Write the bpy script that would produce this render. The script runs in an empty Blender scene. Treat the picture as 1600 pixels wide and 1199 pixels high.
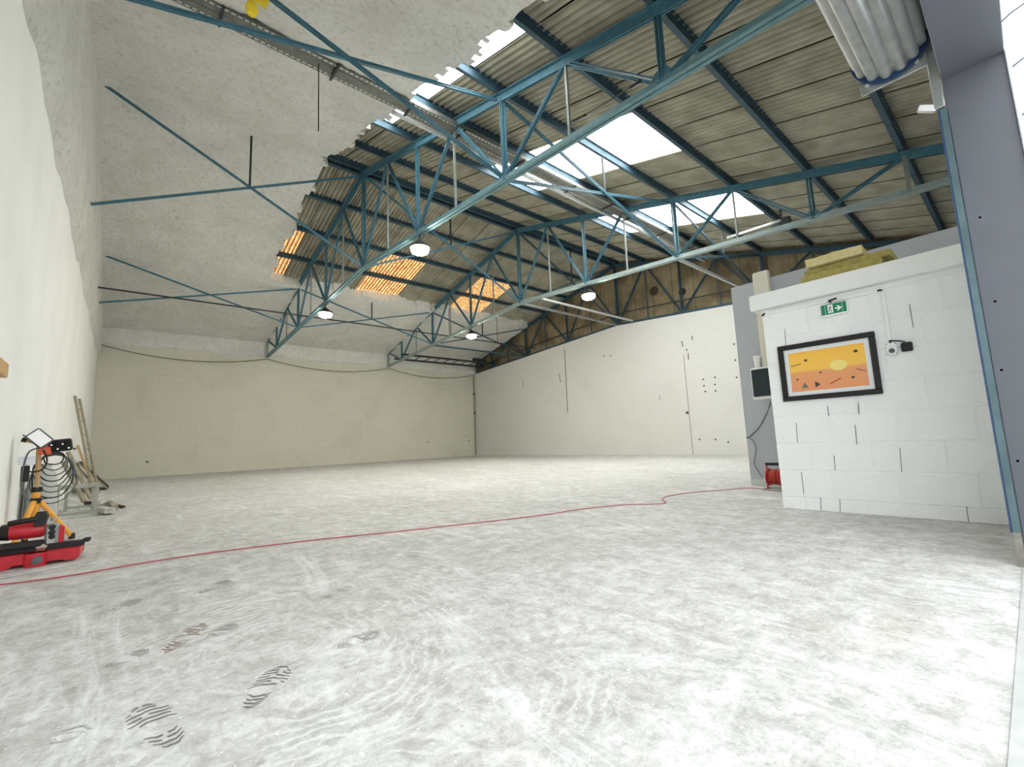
import bpy, math, random
from mathutils import Vector, Matrix
import numpy as np
random.seed(7)
R_ = math.radians
SC = bpy.context.scene
COL = SC.collection
# ------------------------------------------------------------------ camera, sky, exposure
CAM = Vector((-0.8954, -9.9499, 0.6994)); F = 704.95; YAW, PIT, ROL = 0.7175, 0.1255, -0.0409
_d = Vector((math.sin(YAW)*math.cos(PIT), math.cos(YAW)*math.cos(PIT), math.sin(PIT)))
_r0 = Vector((math.cos(YAW), -math.sin(YAW), 0)); _u0 = _r0.cross(_d)
_r = _r0*math.cos(ROL) + _u0*math.sin(ROL); _u = _r.cross(_d)
cd = bpy.data.cameras.new('camera'); cd.sensor_fit = 'HORIZONTAL'; cd.sensor_width = 36; cd.lens = F/1600*36
cd.clip_start = 0.05; cd.clip_end = 300
cam = bpy.data.objects.new('camera', cd); COL.objects.link(cam)
m3 = Matrix((_r, _u, -_d)).transposed(); cam.matrix_world = Matrix.Translation(CAM) @ m3.to_4x4()
SC.camera = cam
wd = bpy.data.worlds.new('sky'); SC.world = wd; wd.use_nodes = True
bg = wd.node_tree.nodes['Background']; bg.inputs[0].default_value = (0.93, 0.97, 1.0, 1); bg.inputs[1].default_value = 2.9
pl = bpy.data.lights.new('door_portal', 'AREA'); pl.shape = 'RECTANGLE'; pl.size = 4.0; pl.size_y = 2.6
pl.cycles.is_portal = True
po = bpy.data.objects.new('door_portal', pl); COL.objects.link(po)
po.location = (0.44, -10.09, 1.3); po.rotation_euler = (R_(90), 0, 0)       # an opening the daylight comes through
SKYLIGHT = 7.2; LAMP = 190.0
vs = SC.view_settings; vs.view_transform = 'Standard'; vs.look = 'None'; vs.gamma = 1.0; vs.exposure = 0.54
vs.use_curve_mapping = False

# ------------------------------------------------------------------ numbers of the building
P = 1.3                                   # panel length of a truss
ZR, ST, ZB, SB = 7.25, 0.257, 4.914, 0.066
X1, X2, X3 = 3.27, 8.266, 13.17
XL, YA, YD = -1.56, 9.23, -9.84
def zt(y): return ZR - ST*abs(y)          # top chord
def zb(y): return ZB - SB*abs(y)          # bottom chord
def pix(px, py): return _d + _r*((px-800)/F) - _u*((py-599.5)/F)
def on(px, py, **k):
    (ax, val), = k.items(); i = 'xyz'.index(ax); v = pix(px, py); t = (val-CAM[i])/v[i]; return CAM + v*t

# ------------------------------------------------------------------ materials
def lin(c): return tuple(((x/255/12.92) if x/255 <= .04045 else ((x/255+.055)/1.055)**2.4) for x in c) + (1,)
def mat(name, rgb, rough=.6, metal=0., var=0., vscale=6., rgb2=None, bump=0., bscale=40., emit=None, spec=.4, detail=6):
    m = bpy.data.materials.new(name); m.use_nodes = True; nt = m.node_tree; N = nt.nodes; L = nt.links
    b = N['Principled BSDF']; b.inputs['Roughness'].default_value = rough; b.inputs['Metallic'].default_value = metal
    b.inputs['Specular IOR Level'].default_value = spec
    c1 = lin(rgb); b.inputs['Base Color'].default_value = c1
    tc = N.new('ShaderNodeNewGeometry')
    if var or rgb2:
        n = N.new('ShaderNodeTexNoise'); n.inputs['Scale'].default_value = vscale; n.inputs['Detail'].default_value = detail
        L.new(tc.outputs['Position'], n.inputs['Vector'])
        cr = N.new('ShaderNodeValToRGB'); cr.color_ramp.elements[0].position = .35; cr.color_ramp.elements[1].position = .65
        c2 = lin(rgb2) if rgb2 else tuple(x*(1-var) for x in c1[:3])+(1,)
        cr.color_ramp.elements[0].color = c2; cr.color_ramp.elements[1].color = c1
        L.new(n.outputs['Fac'], cr.inputs['Fac']); L.new(cr.outputs['Color'], b.inputs['Base Color'])
    if bump:
        n2 = N.new('ShaderNodeTexNoise'); n2.inputs['Scale'].default_value = bscale; n2.inputs['Detail'].default_value = 5
        L.new(tc.outputs['Position'], n2.inputs['Vector'])
        bp = N.new('ShaderNodeBump'); bp.inputs['Strength'].default_value = bump; bp.inputs['Distance'].default_value = .02
        L.new(n2.outputs['Fac'], bp.inputs['Height']); L.new(bp.outputs['Normal'], b.inputs['Normal'])
    if emit:
        b.inputs['Emission Color'].default_value = lin(rgb); b.inputs['Emission Strength'].default_value = emit
    return m
M = {}
def defm(k, *a, **kw): M[k] = mat(k, *a, **kw)
defm('blue', (76, 122, 140), .5, var=.25, vscale=9, bump=.05)
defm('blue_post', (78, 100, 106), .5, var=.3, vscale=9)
defm('blue_edge', (34, 58, 92), .5)
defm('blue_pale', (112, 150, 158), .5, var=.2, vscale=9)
defm('blue_underlit', (160, 176, 174), .5, .1, var=.15, vscale=9)  # second truss's bottom chord: light from below put into the colour
defm('hanger_steel', (142, 150, 146), .5, .2, var=.2, vscale=9)
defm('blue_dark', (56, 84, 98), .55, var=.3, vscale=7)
defm('steel_dark', (50, 56, 58), .6, var=.3)
defm('galv', (176, 180, 178), .35, .75, var=.2, vscale=14)
defm('galv_light', (205, 207, 205), .4, .35, var=.12, vscale=14)
defm('tray', (122, 124, 118), .5, .4, var=.3, vscale=12)
defm('sheet', (172, 168, 151), .9, rgb2=(149, 145, 128), vscale=2.5, spec=.1)
defm('gable', (150, 137, 110), .9, rgb2=(108, 96, 74), vscale=1.3, spec=.1)
defm('dark_backing', (40, 38, 34), .9)
defm('paint', (236, 238, 235), .8, var=.03, vscale=3, bump=.25, bscale=60)
defm('paint_block', (250, 252, 251), .8, var=.03, vscale=5, bump=.5, bscale=110)
defm('partition', (184, 189, 196), .7, var=.02)
defm('partition_base', (206, 208, 210), .6)
defm('cladding', (86, 88, 95), .5, var=.06, vscale=5)
defm('black', (26, 24, 24), .45)
defm('black_soft', (38, 38, 38), .7)
defm('white_plastic', (240, 240, 240), .4)
defm('cream', (226, 222, 206), .6)
defm('smoked', (30, 44, 50), .12)
defm('red', (196, 40, 52), .4, var=.15, vscale=20)
defm('cord_red', (176, 76, 90), .6)
defm('orange', (236, 168, 62), .45, var=.1, vscale=15)
defm('orange_red', (226, 96, 66), .5)
defm('yellow', (226, 198, 40), .45)
defm('wood', (206, 168, 116), .7, var=.2, vscale=14)
defm('wood_grey', (168, 160, 138), .85, var=.3, vscale=12)
defm('wood_dark', (64, 52, 44), .85, var=.3)
defm('alu', (172, 176, 164), .6, .2, var=.2, vscale=18)
defm('sack', (184, 187, 184), .75, var=.1, vscale=8, bump=.3, bscale=18)
defm('wool', (176, 164, 98), .95, rgb2=(156, 144, 82), vscale=25, bump=.3, bscale=90)
defm('wool_pale', (214, 202, 150), .95, rgb2=(200, 188, 136), vscale=25, bump=.3, bscale=90)
defm('rubble', (200, 198, 190), .9, var=.3, vscale=12)
defm('cable_grey', (92, 94, 96), .6)
defm('wire_dark', (52, 52, 46), .7)
defm('exit_green', (18, 132, 92), .4)
defm('white_print', (246, 248, 246), .5)
defm('mount', (226, 230, 232), .6)
defm('flood', (250, 250, 250), .25)
defm('chalk', (62, 82, 80), .3)
defm('crack', (84, 84, 80), .9)
defm('facade', (236, 240, 244), .35, var=.04)
defm('bare_steel', (134, 130, 122), .55, .2, var=.3, vscale=20)
defm('pale_yard', (216, 216, 214), .9, var=.15)  # unseen ground outside, pale concrete tone chosen to bounce daylight indoors
defm('lamp_lens', (255, 251, 236), .4, emit=LAMP)

def nodes_mat(name):
    m = bpy.data.materials.new(name); m.use_nodes = True; return m, m.node_tree.nodes, m.node_tree.links, m.node_tree.nodes['Principled BSDF']
def ramp(N, *els):
    r = N.new('ShaderNodeValToRGB'); e = r.color_ramp.elements
    while len(e) < len(els): e.new(.5)
    for x, (p, c) in zip(e, els): x.position = p; x.color = c
    return r
def mix(N, L, fac, a, b, mode='MIX'):
    n = N.new('ShaderNodeMix'); n.data_type = 'RGBA'; n.blend_type = mode
    for s, v in ((0, fac), (6, a), (7, b)):
        if hasattr(v, 'is_linked'): L.new(v, n.inputs[s])
        else: n.inputs[s].default_value = v
    return n.outputs[2]
def tex(N, L, vec, scale, detail=6, rough=.55, dist=0., lo=.35, hi=.65, c0=(0,0,0,1), c1=(1,1,1,1), stretch=None):
    if stretch:
        mp = N.new('ShaderNodeMapping'); mp.inputs['Scale'].default_value = stretch[:3]
        if len(stretch) > 3: mp.inputs['Rotation'].default_value = (0, 0, stretch[3])
        L.new(vec, mp.inputs['Vector']); vec = mp.outputs['Vector']
    n = N.new('ShaderNodeTexNoise'); n.inputs['Scale'].default_value = scale; n.inputs['Detail'].default_value = detail
    n.inputs['Roughness'].default_value = rough; n.inputs['Distortion'].default_value = dist; L.new(vec, n.inputs['Vector'])
    r = ramp(N, (lo, c0), (hi, c1)); L.new(n.outputs['Fac'], r.inputs['Fac']); return r.outputs['Color'], n.outputs['Fac']

# floor: dusty power-floated concrete with pale plaster swirls and grey wear
m, N, L, b = nodes_mat('concrete_floor'); M['floor'] = m
geo = N.new('ShaderNodeNewGeometry'); pos = geo.outputs['Position']
c, _ = tex(N, L, pos, .7, 10, .72, .5, .34, .66, lin((158, 156, 150)), lin((203, 203, 200)))
c2, _ = tex(N, L, pos, 8, 12, .85, .3, .38, .62, lin((142, 140, 134)), lin((232, 232, 231)))
col = mix(N, L, .62, c, c2)
f3, _ = tex(N, L, pos, 2.6, 10, .75, 1.6, .54, .70, stretch=(1.0, .3, 1, .9))      # trowel streaks
f3b = mix(N, L, 1., f3, (.7, .7, .7, 1), 'MULTIPLY'); col = mix(N, L, f3b, col, lin((238, 239, 239)))
f3, _ = tex(N, L, pos, 9, 8, .75, .6, .56, .68, stretch=(1.0, .16, 1, -.5))        # scrape marks
f3b = mix(N, L, 1., f3, (.5, .5, .5, 1), 'MULTIPLY'); col = mix(N, L, f3b, col, lin((146, 145, 139)))
f4, _ = tex(N, L, pos, 1.3, 9, .78, .7, .56, .72)
f4b = mix(N, L, 1., f4, (.55, .55, .55, 1), 'MULTIPLY'); col = mix(N, L, f4b, col, lin((140, 138, 130)))
f5, _ = tex(N, L, pos, .42, 5, .6, .4, .62, .74)
f5b = mix(N, L, 1., f5, (.4, .4, .4, 1), 'MULTIPLY'); col = mix(N, L, f5b, col, lin((186, 172, 146)))
f6, fine = tex(N, L, pos, 30, 10, .8, .2, .54, .64)
f6b = mix(N, L, 1., f6, (.55, .55, .55, 1), 'MULTIPLY'); col = mix(N, L, f6b, col, lin((134, 132, 126)))
f7, _ = tex(N, L, pos, 55, 6, .7, .2, .60, .68)
col = mix(N, L, f7, col, lin((244, 244, 242)))
# plaster swept round in arcs, where it was spread by hand
sw_c = on(470, 1010, z=0); vd = N.new('ShaderNodeVectorMath'); vd.operation = 'DISTANCE'; L.new(pos, vd.inputs[0]); vd.inputs[1].default_value = sw_c
nzs = N.new('ShaderNodeTexNoise'); nzs.inputs['Scale'].default_value = 1.6; nzs.inputs['Detail'].default_value = 5; L.new(pos, nzs.inputs['Vector'])
md = N.new('ShaderNodeMath'); md.operation = 'MULTIPLY_ADD'; md.inputs[1].default_value = .8; L.new(nzs.outputs['Fac'], md.inputs[0]); L.new(vd.outputs['Value'], md.inputs[2])
ms1 = N.new('ShaderNodeMath'); ms1.operation = 'MULTIPLY'; ms1.inputs[1].default_value = 110; L.new(md.outputs[0], ms1.inputs[0])
ms2 = N.new('ShaderNodeMath'); ms2.operation = 'SINE'; L.new(ms1.outputs[0], ms2.inputs[0])
rs1 = ramp(N, (.25, (0,0,0,1)), (1., (1,1,1,1))); L.new(ms2.outputs[0], rs1.inputs['Fac'])
rs2 = ramp(N, (.0, (.0,.0,.0,1)), (.2, (.35,.35,.35,1)), (.4, (.45,.45,.45,1)), (.55, (0,0,0,1)))
mr = N.new('ShaderNodeMath'); mr.operation = 'MULTIPLY'; mr.inputs[1].default_value = .33; L.new(md.outputs[0], mr.inputs[0]); L.new(mr.outputs[0], rs2.inputs['Fac'])
fm, _ = tex(N, L, pos, 1.9, 6, .7, .5, .42, .60)
sf = mix(N, L, 1., rs1.outputs['Color'], rs2.outputs['Color'], 'MULTIPLY'); sf = mix(N, L, 1., sf, fm, 'MULTIPLY')
col = mix(N, L, sf, col, lin((244, 245, 245)))
L.new(col, b.inputs['Base Color']); b.inputs['Specular IOR Level'].default_value = .3
rr, _ = tex(N, L, pos, 1.6, 6, .6, .8, .3, .7, (.42,)*3+(1,), (.75,)*3+(1,)); L.new(rr, b.inputs['Roughness'])
bp = N.new('ShaderNodeBump'); bp.inputs['Strength'].default_value = .12; bp.inputs['Distance'].default_value = .01
L.new(fine, bp.inputs['Height']); L.new(bp.outputs['Normal'], b.inputs['Normal'])

# far block walls: paint over courses too far away to tell apart
def wallpaint(name, ax, rgb, rgb2, bs=.35):
    m, N, L, b = nodes_mat(name); M[name] = m
    geo = N.new('ShaderNodeNewGeometry'); pos = geo.outputs['Position']
    sx = N.new('ShaderNodeSeparateXYZ'); L.new(pos, sx.inputs[0]); cb = N.new('ShaderNodeCombineXYZ')
    L.new(sx.outputs[ax], cb.inputs[0]); L.new(sx.outputs[2], cb.inputs[1])
    br = N.new('ShaderNodeTexBrick'); br.inputs['Scale'].default_value = 1.0; br.inputs['Brick Width'].default_value = .44
    br.inputs['Row Height'].default_value = .24; br.inputs['Mortar Size'].default_value = .006; br.inputs['Mortar Smooth'].default_value = .4
    L.new(cb.outputs[0], br.inputs['Vector'])
    br.inputs['Color1'].default_value = lin(rgb); br.inputs['Color2'].default_value = tuple(x*.985 for x in lin(rgb)[:3])+(1,)
    br.inputs['Mortar'].default_value = tuple(x*.93 for x in lin(rgb)[:3])+(1,)
    f, fn = tex(N, L, pos, .8, 7, .65, .3, .5, .8)
    fb = mix(N, L, 1., f, (.6, .6, .6, 1), 'MULTIPLY')
    c = mix(N, L, fb, br.outputs['Color'], lin(rgb2))
    L.new(c, b.inputs['Base Color']); b.inputs['Roughness'].default_value = .85; b.inputs['Specular IOR Level'].default_value = .2
    inv = N.new('ShaderNodeMath'); inv.operation = 'SUBTRACT'; inv.inputs[0].default_value = 1; L.new(br.outputs['Fac'], inv.inputs[1])
    bp = N.new('ShaderNodeBump'); bp.inputs['Strength'].default_value = bs; bp.inputs['Distance'].default_value = .006
    L.new(inv.outputs[0], bp.inputs['Height']); L.new(bp.outputs['Normal'], b.inputs['Normal'])
wallpaint('wall_back', 0, (214, 211, 197), (194, 190, 175), .6)  # white wall with the lamps' warm tint put into its colour
wallpaint('wall_right', 1, (214, 214, 209), (198, 198, 190), .2)
defm('wall_left', (242, 243, 240), .85, var=.06, vscale=1.2, bump=.2, bscale=30, spec=.2)

# sprayed mineral insulation
m, N, L, b = nodes_mat('sprayed_wool'); M['flock'] = m
geo = N.new('ShaderNodeNewGeometry'); pos = geo.outputs['Position']
c, _ = tex(N, L, pos, 1.2, 8, .7, .3, .3, .7, lin((224, 224, 217)), lin((243, 243, 239)))
f, h = tex(N, L, pos, 13, 8, .75, .5, .36, .48, (1,1,1,1), (0,0,0,1))
fb = mix(N, L, 1., f, (.4, .4, .4, 1), 'MULTIPLY'); c = mix(N, L, fb, c, lin((160, 158, 146)))  # low spots of the bump darkened: crevice shade put into the colour
f2, _ = tex(N, L, pos, .6, 4, .6, .2, .6, .72)
fb = mix(N, L, 1., f2, (.35, .35, .35, 1), 'MULTIPLY'); c = mix(N, L, fb, c, lin((196, 182, 168)))
L.new(c, b.inputs['Base Color']); b.inputs['Roughness'].default_value = 1; b.inputs['Specular IOR Level'].default_value = .05
bp = N.new('ShaderNodeBump'); bp.inputs['Strength'].default_value = .9; bp.inputs['Distance'].default_value = .05
L.new(h, bp.inputs['Height']); L.new(bp.outputs['Normal'], b.inputs['Normal'])

# daylight sheets: clear white ones, and old weathered orange ones
def glow(name, a, c_, strength, blot):
    m, N, L, b = nodes_mat(name); M[name] = m
    geo = N.new('ShaderNodeNewGeometry'); pos = geo.outputs['Position']
    col, _ = tex(N, L, pos, 9 if blot else 3, 6, .7, .5, .36, .62, a, c_)
    if blot:
        f, _ = tex(N, L, pos, 22, 4, .6, 1., .63, .68); col = mix(N, L, f, col, (.01, .006, .003, 1))
        f, _ = tex(N, L, pos, 30, 4, .6, .3, .6, .66); col = mix(N, L, f, col, (1.6, 1.35, .95, 1))
    if blot:                                   # rib shading of the old sheets, put into the glow colour as stripes
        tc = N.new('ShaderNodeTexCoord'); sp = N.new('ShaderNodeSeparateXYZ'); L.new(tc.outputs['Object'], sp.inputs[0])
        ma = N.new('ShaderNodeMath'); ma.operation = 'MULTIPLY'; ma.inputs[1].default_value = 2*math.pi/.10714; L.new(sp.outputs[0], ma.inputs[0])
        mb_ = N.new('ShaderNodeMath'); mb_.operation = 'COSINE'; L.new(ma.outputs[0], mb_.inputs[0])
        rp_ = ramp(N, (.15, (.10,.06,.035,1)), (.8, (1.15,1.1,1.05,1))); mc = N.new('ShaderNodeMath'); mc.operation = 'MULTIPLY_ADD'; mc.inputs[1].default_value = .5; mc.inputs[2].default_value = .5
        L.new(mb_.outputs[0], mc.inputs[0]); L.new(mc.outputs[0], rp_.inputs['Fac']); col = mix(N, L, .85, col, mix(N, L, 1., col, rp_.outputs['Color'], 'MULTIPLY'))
    L.new(col, b.inputs['Base Color']); L.new(col, b.inputs['Emission Color']); b.inputs['Emission Strength'].default_value = strength
glow('skylight_white', (.93, .97, .97, 1), (1, 1, .98, 1), SKYLIGHT, False)
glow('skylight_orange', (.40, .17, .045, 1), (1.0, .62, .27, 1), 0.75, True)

# ------------------------------------------------------------------ mesh helpers
class MB:
    def __init__(s): s.v = []; s.f = []; s.smooth = False
    def add(s, vs, fs):
        o = len(s.v); s.v += [tuple(x) for x in vs]; s.f += [tuple(i+o for i in f) for f in fs]; return s
    def box(s, lo, hi):
        x0, y0, z0 = lo; x1, y1, z1 = hi
        return s.add([(x0,y0,z0),(x1,y0,z0),(x1,y1,z0),(x0,y1,z0),(x0,y0,z1),(x1,y0,z1),(x1,y1,z1),(x0,y1,z1)],
                     [(0,3,2,1),(4,5,6,7),(0,1,5,4),(1,2,6,5),(2,3,7,6),(3,0,4,7)])
    def bbox(s, lo, hi, b=.01):                    # box with bevelled edges (chamfered corners as 24 points)
        c = [(lo[i]+hi[i])/2 for i in range(3)]; h = [(hi[i]-lo[i])/2 for i in range(3)]; b = min(b, *[x*.45 for x in h])
        rings = []
        for z, k in ((-h[2], 1), (-h[2]+b, 0), (h[2]-b, 0), (h[2], 1)):
            e = b if k else 0; X, Y = h[0]-e, h[1]-e; q = b
            rings.append([(c[0]+x, c[1]+y, c[2]+z) for x, y in ((-X+q,-Y),(X-q,-Y),(X,-Y+q),(X,Y-q),(X-q,Y),(-X+q,Y),(-X,Y-q),(-X,-Y+q))])
        return s.loft(rings)
    def loft(s, rings, cap=True, closed=True):
        n = len(rings[0]); vs = [p for r in rings for p in r]; fs = []
        for i in range(len(rings)-1):
            for j in range(n if closed else n-1):
                k = (j+1) % n; fs.append((i*n+j, i*n+k, (i+1)*n+k, (i+1)*n+j))
        if cap: fs += [tuple(range(n))[::-1], tuple(range((len(rings)-1)*n, len(rings)*n))]
        return s.add(vs, fs)
    def frame(s, a, b, up=None):
        d = (Vector(b)-Vector(a)).normalized(); up = Vector(up or (0, 0, 1))
        if abs(d.dot(up)) > .98: up = Vector((1, 0, 0))
        x = d.cross(up).normalized(); y = x.cross(d).normalized(); return d, x, y
    def ext(s, a, b, polys, up=None):              # extrude 2-D outlines (side, up) from a to b
        a, b = Vector(a), Vector(b); d, x, y = s.frame(a, b, up)
        for p in polys: s.loft([[q+x*u+y*v for u, v in p] for q in (a, b)])
        return s
    def bar(s, a, b, w, h, up=None): return s.ext(a, b, [[(-w/2,-h/2),(w/2,-h/2),(w/2,h/2),(-w/2,h/2)]], up)
    def tube(s, a, b, r, n=8): return s.path([a, b], r, n)
    def path(s, pts, r, n=7):
        pts = [Vector(p) for p in pts]; rings = []; x = None
        for i, p in enumerate(pts):
            d = (pts[min(i+1, len(pts)-1)]-pts[max(i-1, 0)]).normalized()
            if x is None:
                u = Vector((0,0,1)) if abs(d.z) < .9 else Vector((1,0,0)); x = d.cross(u).normalized()
            x = (x - d*x.dot(d)).normalized(); y = d.cross(x)
            rr = r[i] if isinstance(r, (list, tuple)) else r
            rings.append([p+x*(rr*math.cos(2*math.pi*k/n))+y*(rr*math.sin(2*math.pi*k/n)) for k in range(n)])
        s.smooth = True; return s.loft(rings)
    def lathe(s, prof, o, n=20, axis='z'):
        rings = []
        for r, h in prof:
            ring = []
            for k in range(n):
                a = 2*math.pi*k/n; p = (r*math.cos(a), r*math.sin(a), h)
                if axis == 'x': p = (p[2], p[0], p[1])
                if axis == 'y': p = (p[0], p[2], p[1])
                ring.append((o[0]+p[0], o[1]+p[1], o[2]+p[2]))
            rings.append(ring)
        s.smooth = True; return s.loft(rings)
    def mesh(s, name, m, smooth=None):
        me = bpy.data.meshes.new(name); me.from_pydata(s.v, [], s.f); me.update()
        me.materials.append(M[m] if isinstance(m, str) else m)
        if (s.smooth if smooth is None else smooth):
            for p in me.polygons: p.use_smooth = True
            try: me.set_sharp_from_angle(angle=R_(40))
            except Exception: pass
        return me
    def ob(s, name, m, parent=None, smooth=None, label=None):
        o = bpy.data.objects.new(name, s.mesh(name, m, smooth)); COL.objects.link(o)
        if parent:
            o.parent = parent; o.location = -wloc(parent)
        if label: o['label'] = label
        return o
def wloc(o):
    l = Vector(o.location)
    while o.parent: o = o.parent; l += o.location
    return l
def tag(o, label, cat, group=None):
    o['label'] = label; o['category'] = cat
    if group: o['group'] = group
    return o
def thing(name, loc, label, cat, group=None):
    o = bpy.data.objects.new(name, None); COL.objects.link(o); o.location = loc; o.empty_display_size = .2
    return tag(o, label, cat, group)
def struct(o, label=None):
    o['kind'] = 'structure'
    if label: o['label'] = label
    return o
def root(name):
    o = bpy.data.objects.new(name, None); COL.objects.link(o); return struct(o)
def spline(pts, n=8):
    pts = [Vector(p) for p in pts]; out = []
    for i in range(len(pts)-1):
        p0, p1, p2, p3 = pts[max(i-1,0)], pts[i], pts[i+1], pts[min(i+2, len(pts)-1)]
        for k in range(n):
            t = k/n
            out.append(.5*((2*p1)+(p2-p0)*t+(2*p0-5*p1+4*p2-p3)*t*t+(3*p1-p0-3*p2+p3)*t**3))
    return out+[pts[-1]]

# ------------------------------------------------------------------ the setting
floor = struct(MB().box((XL-.2, YD-.25, -.2), (13.5, YA+.2, 0)).ob('floor', 'floor'), 'dusty pale concrete floor with plaster swirls and boot prints')
struct(MB().box((-30, -45, -.3), (40, YD-.26, -.02)).ob('ground', 'pale_yard'), 'paved yard outside the shutter door')
struct(MB().box((XL-.2, YD-.23, 0), (XL, YA+.2, 7.6)).ob('wall_left', 'wall_left'), 'white rendered gable wall beside the tools')
struct(MB().box((XL, YA, 0), (13.5, YA+.2, 5.2)).ob('wall_back', 'wall_back'), 'long white block wall under the eaves, tinted as by lamplight')
# right-hand wall: its top follows the kinked bottom chord of the end truss
def wall_prof(x0, x1, ys, top, z0=0):
    b = MB(); lo = [(y, z0 if not callable(z0) else z0(y)) for y in ys]; hi = [(y, top(y)) for y in ys][::-1]
    b.loft([[(x, y, z) for y, z in lo+hi] for x in (x0, x1)]); return b
wr = struct(wall_prof(X3, X3+.25, [YD, 0, YA], lambda y: zb(y)-.06).ob('wall_right', 'wall_right'), 'tall white wall under the brown gable sheeting')
for a, b_, w in (((882,545),(887,645),.035), ((1068,555),(1083,711),.016), ((873,583),(876,598),.03), ((816,592),(818,606),.02),
                 ((1065,533),(1067,542),.03), ((1075,552),(1076,562),.03), ((1030,618),(1031,625),.015), ((1081,525),(1082,532),.03)):
    p, q = on(*a, x=X3), on(*b_, x=X3); MB().bar((X3, p.y, p.z), (X3, q.y, max(q.z, .01)), .004, w, (0,1,0)).ob('crack', 'crack', wr)
for px, py in ((1073,547),(1099,593),(1117,590),(1100,603),(1117,601),(1102,612),(1118,611),(1147,538),(1149,563),(1151,590),(1093,687),(1118,687),(1138,691),(944,557),(954,556)):
    p = on(px, py, x=X3); MB().lathe([(.03,-.003),(.03,.002)], (X3, p.y, p.z), 8, 'x').ob('anchor_hole', 'crack', wr)
p = on(1074,645, x=X3); MB().lathe([(.05,-.02),(.04,.0)], (X3, p.y, p.z), 8, 'x').ob('anchor_hole', 'crack', wr)
wb = bpy.data.objects['wall_back']
for px, py in ((728,681),(733,689),(668,691),(230,722)):
    p = on(px, py, y=YA); MB().lathe([(.035,-.003),(.035,.002)], (p.x, YA, p.z), 8, 'y').ob('anchor_hole', 'crack', wb)
# gable infill of tall brown sheets behind the end truss
W = .77; SX = 5.06                         # cover width of a roof sheet; one joint stands here
gab = root('wall_gable'); gab['label'] = 'dusty brown sheeted gable above the white wall'
def corr(width, length, pitch=.11, amp=.02, seg=6, y0=0, groove=False):          # one corrugated sheet
    n = int(round(width/pitch))*seg; vs = []; fs = []
    for i in range(n+1):
        x = width*i/n; z = amp*math.cos(2*math.pi*i/seg)
        if groove: z = -amp*(1-2*abs(math.cos(math.pi*i/seg))**.55)      # rounded ribs with a narrow groove between (local z points down)
        vs += [(x, y0, z), (x, length, z)]
        if i: fs.append((2*i-2, 2*i, 2*i+1, 2*i-1))
    return vs, fs
k = 0; y = YA+.1
while y > YD-.1:
    b = MB(); ym = y-W/2
    z0, z1 = zb(ym)-.1, zt(ym)+.3
    vs, _f = corr(W-.012, 1, .154, .011); vs = [(X3+.29+z, y-x, z0+(z1-z0)*t) for x, t, z in vs]; b.add(vs, _f); b.smooth = True
    b.ob('gable_sheet', 'gable', gab); y -= W
MB().box((X3+.32, YD-.3, 4), (X3+.36, YA+.3, 8)).ob('backing', 'dark_backing', gab)
for px, py, r in ((1022,455,.17),(1066,456,.13)):
    p = on(px, py, x=X3+.27); MB().lathe([(r,-.012),(r*.98,.01)], (X3+.27, p.y, p.z), 16, 'x').ob('vent_hole', 'wood_dark', gab)
# door wall: opening from the left wall to the clad jamb, solid above
XJ, ZL = 2.44, 2.58
struct(MB().box((XJ, YD-.23, 0), (13.5, YD, 5.4)).box((XL, YD-.23, ZL), (XJ, YD, 5.4)).ob('wall_front', 'facade'), 'door wall around the shutter opening')
struct(MB().bbox((XJ-.012, YD-.235, 0.01), (XJ, YD-.002, ZL), .004).ob('trim_1', 'cladding'), 'grey violet lining of the door jamb')
tr2 = struct(MB().bbox((XL, YD-.235, ZL-.012), (XJ-.012, YD-.002, ZL), .004).ob('trim_2', 'cladding'), 'grey violet soffit lining above the doorway')
jb = struct(MB().ext((XJ-.02, YD+.012, .16), (XJ-.02, YD+.012, 2.39), [[(-.028,-.012),(.028,-.012),(.028,.014),(-.028,.014)]], (0,1,0)).ob('trim_3', 'blue_post'), 'blue painted steel angle edging the door jamb')
MB().bar((XJ-.02, YD+.013, 0), (XJ-.02, YD+.013, .16), .056, .026, (0,1,0)).ob('bare_foot', 'bare_steel', jb)
MB().box((XJ-.05, YD+.027, .16), (XJ+.01, YD+.034, 2.39)).ob('edge_weld', 'blue_edge', jb)
MB().bbox((XJ-.03, YD-.25, 0.01), (XJ+.02, YD-.236, ZL+.02), .004).ob('trim_6', 'facade')
struct(bpy.data.objects['trim_6'], 'white outer corner bead of the door jamb')
for z in (.5, .95, 1.3, 1.75): MB().lathe([(.006,0),(.009,.006),(.004,.012)], (XJ-.012, YD-.03-.02*(z > 1), z), 8, 'x').ob('screw', 'white_plastic', bpy.data.objects['trim_1'])
struct(MB().box((-1.2, YD-.012, 0), (XJ-.05, YD+.012, .003)).ob('trim_4', 'galv_light'), 'pale steel threshold strip set in the floor')
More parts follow.
